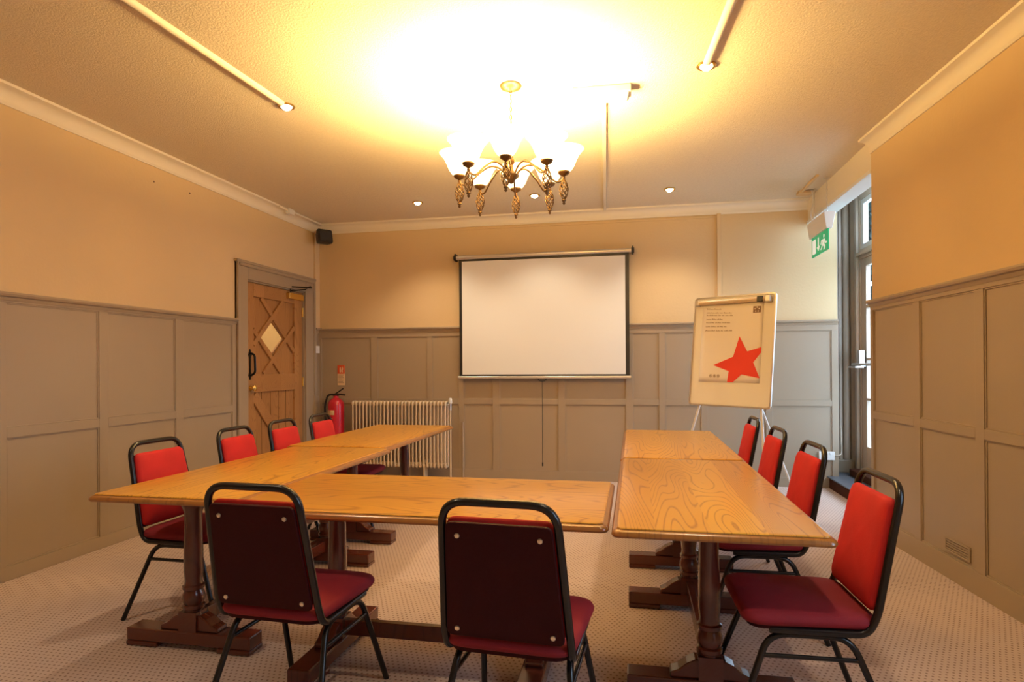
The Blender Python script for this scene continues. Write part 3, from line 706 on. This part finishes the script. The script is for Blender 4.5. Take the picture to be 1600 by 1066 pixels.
# ------------------------------------------------------------------ radiator
t = thing('column_radiator', 'cream column radiator on the back wall behind the far left table', 'radiator', (-2.575, D-.13, 0))
N_ = 27; x0 = -.545; p = 1.09/(N_-1)
for i in range(N_):
    x = x0+i*p; bm = newbm()
    for y in (-.045, .045):
        tube(bm, [(x, y, .165), (x, y, .815)], .0095, 8)
    tube(bm, smoothpath([(x, -.045, .815), (x, -.045, .845), (x, .045, .845), (x, .045, .815)], .03, 4), .015, 8)
    tube(bm, smoothpath([(x, -.045, .165), (x, -.045, .135), (x, .045, .135), (x, .045, .165)], .03, 4), .015, 8)
    obj('column', bm, M['cream'], t, smooth=50)
bm = newbm(); tube(bm, [(x0, 0, .82), (-x0, 0, .82)], .017, 10); obj('header_pipe', bm, M['cream'], t, smooth=50); bm = newbm(); tube(bm, [(x0, 0, .16), (-x0, 0, .16)], .017, 10); obj('header_pipe', bm, M['cream'], t, smooth=50)
bm = newbm(); tube(bm, [(-x0, 0, .815), (-x0+.05, 0, .815)], .012, 8); tube(bm, [(-x0+.045, 0, .76), (-x0+.045, 0, .83)], .013, 8); v = obj('valve', bm, M['alu'], t, smooth=50, label='chrome valve body')
bm = newbm(); lathe(bm, [(.83, .018), (.84, .022), (.88, .020), (.895, .012)], 14, Matrix.Translation((-x0+.045, 0, 0))); obj('valve_head', bm, M['white'], v, smooth=50)
bm = newbm(); tube(bm, [(-x0+.045, 0, .76), (-x0+.045, 0, 0.001)], .010, 8); obj('pipe', bm, M['cream'], t, smooth=50)
bm = newbm()
for x in (-.30, .30): box(bm, x-.015, x+.015, -.03, .112, .17, .20)
obj('bracket', bm, M['cream'], t)
for x in (-.3, .3):
    bm = newbm(); box(bm, x-.008, x+.008, -.05, .05, .001, .13); obj('foot', bm, M['cream'], t)
bm = newbm(); tube(bm, [(-1.87, D-.03, .001), (-1.87, D-.03, .62)], .011, 8); tag(obj('heating_pipe', bm, M['frame'], smooth=50), 'thin painted pipe rising beside the radiator on the back wall', 'pipe')

# ------------------------------------------------------------------ fire extinguisher + sign
t = thing('fire_extinguisher', 'red fire extinguisher mounted in the left corner behind the farthest left chair', 'extinguisher', (-3.345, D-.135, .30))
bm = newbm(); lathe(bm, [(0, .075), (.01, .088), (.03, .092), (.50, .092), (.535, .088), (.565, .070), (.585, .040), (.595, .028), (.615, .028)], 28); obj('cylinder', bm, M['extred'], t, smooth=40)
bm = newbm(); tube(bm, smoothpath([(0, 0, .60), (0, 0, .635), (.12, -.02, .625)], .01), .010, 8); tube(bm, smoothpath([(-.02, 0, .63), (.03, 0, .66), (.10, -.02, .70)], .03), .008, 8); box(bm, -.03, .03, -.018, .018, .612, .640); obj('handle', bm, M['plastic_black'], t, smooth=40, bevel=.003)
bm = newbm(); tube(bm, smoothpath([(-.03, 0, .63), (-.10, 0, .625), (-.135, -.01, .50), (-.125, -.02, .38), (-.095, -.05, .25)], .06, 6), .012, 8); obj('hose', bm, M['plastic_black'], t, smooth=50)
bm = newbm()
for a0, a1, z0, z1 in ((-.95, .25, .40, .455),):
    k = 8
    vs = []
    for i in range(k+1):
        a = -PI/2+a0+(a1-a0)*i/k; vs.append((bm.verts.new((.0935*math.cos(a), .0935*math.sin(a), z0)), bm.verts.new((.0935*math.cos(a), .0935*math.sin(a), z1))))
    for i in range(k): bm.faces.new((vs[i][0], vs[i+1][0], vs[i+1][1], vs[i][1]))
obj('label_band', bm, M['signcream'], t)
bm = newbm(); box(bm, -.04, .04, .085, .135, .35, .42); obj('wall_bracket', bm, M['plastic_black'], t)
def text_mesh(s, size):
    c = bpy.data.curves.new('txt', 'FONT'); c.body = s; c.size = size; c.extrude = .0006; c.align_x = 'CENTER'; c.align_y = 'CENTER'
    o = bpy.data.objects.new('txt', c); COL.objects.link(o); dg = bpy.context.evaluated_depsgraph_get(); me = bpy.data.meshes.new_from_object(o.evaluated_get(dg)); bpy.data.objects.remove(o); return me
me = text_mesh('FOAM', .085)
for v in me.vertices:                     # wrap round the cylinder, reading upwards
    x, y, z = v.co; a = -PI/2-.25-(y)/.093; v.co = ((.0935+z)*math.cos(a), (.0935+z)*math.sin(a), .255+x)
me.materials.append(M['signcream']); o = bpy.data.objects.new('lettering', me); COL.objects.link(o); o.parent = t

t = thing('extinguisher_notice', 'small red and cream notice on the panelling above the fire extinguisher', 'sign', (-3.342, D-.006, 1.03))
bm = newbm(); box(bm, -.045, .045, -.003, 0, 0, .235); obj('plate', bm, M['signcream'], t)
bm = newbm(); box(bm, -.045, .045, -.0045, -.003, .135, .235); obj('red_field', bm, M['signred'], t)
bm = newbm(); Mf = Matrix(((1, 0, 0, 0), (0, 0, -1, -.0045), (0, 1, 0, 0), (0, 0, 0, 1)))
prism(bm, [(-.018, .150), (-.002, .150), (-.002, .200), (-.006, .212), (-.014, .212), (-.018, .200)], .001, Mf); prism(bm, [(.008, .150), (.026, .150), (.018, .17), (.028, .19), (.016, .222), (.010, .195), (.004, .17)], .001, Mf)
obj('pictogram', bm, M['signcream'], t)
bm = newbm()
for i, wv in enumerate((.07, .06, .07, .05, .066, .06, .07)): box(bm, -.037, -.037+wv, -.004, -.003, .118-.015*i, .123-.015*i)
obj('small_print', bm, M['ink'], t)

# ------------------------------------------------------------------ small wall fittings
t = thing('light_switch', 'small white switch plate on the narrow panel between door and corner', 'switch', (XL+.016, 6.665, 1.45))
bm = newbm(); box(bm, 0, .010, -.043, .043, -.043, .043); obj('plate', bm, M['white'], t, bevel=.003)
bm = newbm(); box(bm, .010, .015, -.011, .011, -.018, .018); obj('rocker', bm, M['white'], t, bevel=.002)
t = thing('wall_socket', 'white double socket low on the back wall near the bay', 'socket', (1.90, D-.016, .325))
bm = newbm(); box(bm, -.073, .073, -.012, 0, -.043, .043); obj('plate', bm, M['white'], t, bevel=.003)
for x in (-.035, .035):
    bm = newbm(); box(bm, x-.009, x+.009, -.016, -.012, .014, .032); obj('rocker', bm, M['white'], t, bevel=.001)
t = thing('wall_speaker', 'black wall speaker tucked under the cornice in the left corner', 'speaker', (XL+.165, D-.19, 2.72), math.radians(50))
Ms = Matrix.Rotation(math.radians(-14), 4, 'X')
bm = newbm(); lv = []
for y, sx, sz in ((-.075, .078, .070), (-.065, .086, .078), (-.04, .088, .080), (.03, .072, .066), (.07, .05, .045)):
    lv.append([tuple(Ms @ Vector((x, y, z))) for x, z in rrect(-sx, sx, -sz, sz, .02)])
loops(bm, lv); obj('cabinet', bm, M['plastic_black'], t, smooth=30)
bm = newbm(); lv = [[tuple(Ms @ Vector((x, y, z))) for x, z in rrect(-s, s, -s*.9, s*.9, .015)] for y, s in ((-.075, .066), (-.083, .064), (-.085, .055))]
loops(bm, lv); obj('grille', bm, mat('speaker_grille', (.03, .028, .032), .7, bump=.6, bscale=300), t)
bm = newbm(); tube(bm, [(0, .06, 0), (-.01, .12, .02)], .014, 8); obj('bracket', bm, M['iron'], t)
t = thing('junction_box', 'small white junction box on the left cornice above the door', 'box', (XL+.10, 5.95, CE-.04))
bm = newbm(); box(bm, -.02, .03, -.05, .05, -.02, .035); obj('box', bm, M['white'], t, bevel=.004)
bm = newbm(); tube(bm, [(0, -.05, .015), (.0, -.20, .018)], .010, 8); tube(bm, [(0, .05, .018), (.0, .70, .022)], .009, 8); obj('conduit', bm, M['cove'], t, smooth=50)
for y, z, l in ((4.175, 2.688, 'tiny screw left in the upper left wall, the left one of a pair'), (4.57, 2.707, 'tiny screw left in the upper left wall, the right one nearer the door')):
    bm = newbm(); lathe(bm, [(0, .004), (.006, .007), (.008, .005)], 8, Matrix.Translation((XL, y, z)) @ Matrix.Rotation(PI/2, 4, 'Y')); tag(obj('wall_screw', bm, M['ink']), l, 'screw', 'screws in the left wall')
# vent on the right wall
ang = math.atan2(-1, RA)
MR = lambda y, z: Matrix(((nr.x, dr.x, 0, XR(y)), (nr.y, dr.y, 0, y), (0, 0, 1, z), (0, 0, 0, 1)))
t = thing('wall_vent', 'small painted vent grille low on the right wall panelling', 'vent', (0, 0, 0)); t.matrix_world = MR(3.935, .195) @ Matrix.Translation((.005, 0, 0))
bm = newbm(); box(bm, 0, .008, -.125, .125, -.042, -.030); box(bm, 0, .008, -.125, .125, .030, .042); box(bm, 0, .008, -.125, -.112, -.030, .030); box(bm, 0, .008, .112, .125, -.030, .030); obj('vent_frame', bm, M['panel'], t, bevel=.002)
bm = newbm()
for i in range(4): box(bm, 0, .006, -.112, .112, -.025+i*.0145, -.018+i*.0145)
obj('louvre', bm, M['panel'], t)

# ------------------------------------------------------------------ exit sign
t = thing('exit_sign', 'green and white fire exit sign hanging from the ceiling before the bay', 'sign', (1.69, 6.12, 2.44))
bm = newbm()
prism(bm, [(-.020, 0), (.030, 0), (.060, .145), (-.040, .145)], .54, Matrix(((1, 0, 0, 0), (0, 0, 1, -.26), (0, 1, 0, 0), (0, 0, 0, 1)))); obj('housing', bm, M['white'], t, bevel=.004)
bm = newbm(); box(bm, -.004, .004, -.25, .25, -.185, 0); pl = obj('sign_plate', bm, M['green'], t, label='green sign plate')
# pictures face -X; local u runs from far (+Y, left in the photo) to near
def su(u, v): return (.25-u*.50, -.185+v*.185)
def spoly(pts): 
    bm = newbm(); prism(bm, [su(*p) for p in pts], -.0012, Matrix(((0, 0, 1, -.004), (1, 0, 0, 0), (0, 1, 0, 0), (0, 0, 0, 1)))); return bm
obj('door_symbol', spoly([(.05, .14), (.27, .14), (.27, .86), (.05, .86)]), M['signwhite'], pl)
obj('arrow_symbol', spoly([(.40, .86), (.46, .86), (.46, .40), (.53, .40), (.43, .18), (.33, .40), (.40, .40)]), M['signwhite'], pl)
bm = spoly([(.72, .62), (.80, .62), (.88, .44), (.94, .44), (.94, .36), (.85, .36), (.80, .47), (.79, .38), (.84, .25), (.80, .10), (.745, .10), (.765, .24), (.70, .34), (.62, .16), (.56, .16), (.56, .22), (.60, .23), (.66, .40), (.69, .55), (.64, .54), (.61, .40), (.57, .42), (.61, .62)])
b2 = [(.77+.035*math.cos(a), .76+.09*math.sin(a)) for a in [i*PI/6 for i in range(12)]]
prism(bm, [su(*p) for p in b2], -.0012, Matrix(((0, 0, 1, -.004), (1, 0, 0, 0), (0, 1, 0, 0), (0, 0, 0, 1))))
obj('running_figure', bm, M['signwhite'], pl)
for y in (-.18, .21):
    bm = newbm(); tube(bm, [(.01, y, .145), (.01, y, .17)], .004, 6)
    z = .165; k = 0
    while z < .455:
        Mk = Matrix.Translation((.01, y, z+.012)) @ Matrix.Rotation(PI/2*(k % 2), 4, 'Z')
        tube(bm, [(.006*math.cos(a), 0, .014*math.sin(a)) for a in [i*PI/4 for i in range(9)]], .0018, 5, Mx=Mk, cap=False); z += .022; k += 1
    tube(bm, smoothpath([(-.02, y, .462), (.01, y, .445), (.03, y, .465)], .01), .004, 6)
    obj('hanging_chain', bm, M['alu'], t, smooth=50)
bm = newbm(); tube(bm, smoothpath([(0, .23, .145), (-.02, .24, .25), (.02, .26, .36), (-.01, .22, .468)], .08), .005, 6); obj('cable', bm, M['white'], t, smooth=50)
t = thing('ceiling_conduit', 'short painted conduit on the ceiling leading to the exit sign', 'conduit', (1.60, 6.15, CE))
bm = newbm(); box(bm, -.012, .012, -.30, .30, -.02, 0); obj('trunking', bm, M['wall'], t, bevel=.002)
bm = newbm(); box(bm, -.03, .09, .20, .30, -.03, 0); obj('box', bm, M['wall'], t, bevel=.003)

# ------------------------------------------------------------------ ceiling spotlights, trunking, emergency light
def spot(x, y, label, power=45, tip=0):
    t = thing('ceiling_spotlight', label, 'spotlight', (x, y, CE), 0, 'recessed ceiling spotlights')
    bm = newbm(); lathe(bm, [(0, .052), (-.006, .054), (-.012, .048), (-.010, .036), (0, .034)], 24); obj('bezel', bm, M['brass'], t, smooth=40)
    bm = newbm(); lathe(bm, [(-.004, .034), (-.016, .030), (-.026, .018), (-.030, .004)], 20); obj('lamp', bm, M['bulb'], t, smooth=50)
    l = light('spot_beam', 'SPOT', (0, 0, -.045), power, (1, .78, .52), .03, spot_size=math.radians(115), spot_blend=.7); l.parent = t
spot(-2.15, 3.59, 'ceiling spotlight at the end of the left trunking')
spot(.41, 3.58, 'ceiling spotlight at the end of the right trunking')
spot(-2.13, 5.98, 'small ceiling spotlight left of the chandelier near the back cornice', 50)
spot(-.93, 5.97, 'bright ceiling spotlight seen just below the chandelier', 42)
spot(-2.19, 1.25, 'unseen ceiling spotlight added near the camera on the left trunking', 60)  # this and the next: out of view, added to light the near floor
spot(.47, 1.25, 'unseen ceiling spotlight added near the camera on the right trunking', 60)
spot(.35, 6.03, 'small ceiling spotlight right of the chandelier near the back cornice', 50)
for xa, xb, l in ((-2.15, -2.22, 'long white cable trunking on the left of the ceiling'), (.41, .50, 'white cable trunking on the right of the ceiling')):
    bm = newbm(); y0, y1 = YB+.1, 3.535; k = (xb-xa)/1.2
    tube(bm, [(xa, y1, CE-.004), (xa+k*(y1-y0), y0, CE-.004)], .022, 14); tag(obj('cable_trunking', bm, M['cove'], smooth=50), l, 'trunking', 'white cable trunking on the ceiling')
bm = newbm(); prism(bm, [(-.178, 3.84), (-.150, 3.84), (-.267, D-.085), (-.295, D-.085)], .018, None, CE-.018); tag(obj('cable_trunking', bm, M['cove'], bevel=.002), 'thin white trunking from the emergency light to the back wall', 'trunking')
t = thing('emergency_light', 'white bulkhead emergency light on the ceiling right of the chandelier', 'light', (-.175, 3.76, CE), .02)
bm = newbm(); box(bm, -.175, .175, -.05, .05, -.045, 0); obj('casing', bm, M['white'], t, bevel=.006)
bm = newbm(); loops(bm, [[(x, y, z) for x, y in rrect(-w_, w_, -d_, d_, .01)] for w_, d_, z in ((.165, .042, -.045), (.160, .038, -.065), (.150, .028, -.075))]); obj('diffuser', bm, M['white'], t, smooth=40)

# ------------------------------------------------------------------ chandelier
CX, CY_, CZ = -.70, 3.60, 2.375
t = thing('chandelier', 'bronze eight-arm chandelier with frosted glass shades, lit, hanging from the ceiling', 'chandelier', (CX, CY_, CZ))
bm = newbm(); lathe(bm, [(.535, .062), (.528, .066), (.515, .058), (.505, .03), (.498, .010), (.49, .006)], 28); obj('canopy', bm, M['bronze'], t, smooth=40)
bm = newbm(); z = .20; k = 0
while z < .50:
    Mk = Matrix.Translation((0, 0, z)) @ Matrix.Rotation(PI/2*(k % 2), 4, 'Z')
    tube(bm, [(.007*math.cos(a), 0, .016*math.sin(a)) for a in [i*PI/5 for i in range(11)]], .0022, 6, Mx=Mk, cap=False); z += .024; k += 1
tube(bm, [(0, .004, .19), (.004, 0, .35), (0, 0, .50)], .002, 6)
obj('chain', bm, M['bronze'], t, smooth=50)
bm = newbm(); lathe(bm, [(-.05, .004), (-.045, .012), (-.03, .022), (-.01, .045), (.0, .048), (.01, .030), (.03, .014), (.06, .010), (.075, .022), (.09, .026), (.10, .014), (.13, .009), (.17, .012), (.185, .016), (.195, .006)], 24); obj('hub', bm, M['bronze'], t, smooth=40)
SHP = [(.012, .028), (.020, .046), (.045, .063), (.080, .077), (.110, .092), (.132, .110), (.142, .120)]
bm = newbm()
seg = 28
for pr, flip in ((SHP, 0), ([(z, r-.003) for z, r in SHP], 1)): lathe(bm, pr, seg, cap=False)
shade_me = bpy.data.meshes.new('glass_shade'); bmesh.ops.recalc_face_normals(bm, faces=bm.faces)
for f in bm.faces: f.smooth = True
bm.to_mesh(shade_me); bm.free(); shade_me.materials.append(M['shade'])
def mesh_of(name, build, m):
    bm = newbm(); build(bm); bmesh.ops.recalc_face_normals(bm, faces=bm.faces)
    for f in bm.faces: f.smooth = True
    me = bpy.data.meshes.new(name); bm.to_mesh(me); bm.free(); me.materials.append(m); return me
def b_cup(bm): lathe(bm, [(-.022, .006), (-.014, .010), (-.004, .030), (.004, .034), (.010, .036), (.012, .030), (.014, .012)], 20)
def b_cage(bm):
    H = .125; z0 = -.03
    for k in range(6):
        for sgn in (1,):
            pts = []
            for i in range(17):
                q = i/16; a = 2*PI*k/6+sgn*q*PI*1.3; r = .004+.025*math.sin(PI*q)**.9*(1-.25*(1-q))
                pts.append((r*math.cos(a), r*math.sin(a), z0-H*q))
            tube(bm, pts, .0032, 5)
    for k in range(4):
        pts = []
        for i in range(17):
            q = i/16; a = 2*PI*k/4-q*PI*.9; r = .004+.023*math.sin(PI*q)**.9*(1-.25*(1-q)); pts.append((r*math.cos(a), r*math.sin(a), z0-H*q))
        tube(bm, pts, .0026, 5)
    lathe(bm, [(z0+.012, .005), (z0+.004, .010), (z0-.004, .006)], 12); lathe(bm, [(z0-H+.006, .006), (z0-H, .013), (z0-H-.006, .013), (z0-H-.012, .006), (z0-H-.020, .009), (z0-H-.028, .004)], 12)
def b_arm(bm):
    R_ = .31
    pts = [(.03, 0, .0), (.07, 0, .045), (.13, 0, .055), (.20, 0, .01), (.26, 0, -.045), (.30, 0, -.04), (R_, 0, -.015)]
    out = []
    P_ = [Vector(p) for p in pts]; P_ = [P_[0]*2-P_[1]]+P_+[P_[-1]*2-P_[-2]]
    for i in range(1, len(P_)-2):
        for j in range(5):
            q = j/5; a, b, c, d = P_[i-1:i+3]; out.append(.5*((2*b)+(c-a)*q+(2*a-5*b+4*c-d)*q*q+(3*b-a-3*c+d)*q**3))
    out.append(P_[-2]); tube(bm, out, .0055, 8)
def b_bulb(bm): lathe(bm, [(.014, .010), (.03, .012), (.05, .024), (.07, .028), (.088, .020), (.096, .004)], 16)
cup_me, cage_me, arm_me, bulb_me = mesh_of('cup', b_cup, M['bronze']), mesh_of('finial', b_cage, M['bronze']), mesh_of('arm', b_arm, M['bronze']), mesh_of('bulb', b_bulb, M['bulb'])
for k in range(8):
    a = math.radians(5.5+45*k)
    def put(nm, me, par, loc, rz):
        o = bpy.data.objects.new(nm, me); COL.objects.link(o); o.parent = par; o.location = loc; o.rotation_euler = (0, 0, rz); return o
    arm = put('arm', arm_me, t, (0, 0, 0), a)
    put('cup', cup_me, arm, (.31, 0, 0), 0); put('finial', cage_me, arm, (.31, 0, 0), 0)
    sh = put('glass_shade', shade_me, arm, (.31, 0, 0), 0); put('bulb', bulb_me, arm, (.31, 0, 0), 0)
    l = light('bulb_glow', 'POINT', (CX+.31*math.cos(a), CY_+.31*math.sin(a), CZ+.115), 54, WARM, .03)
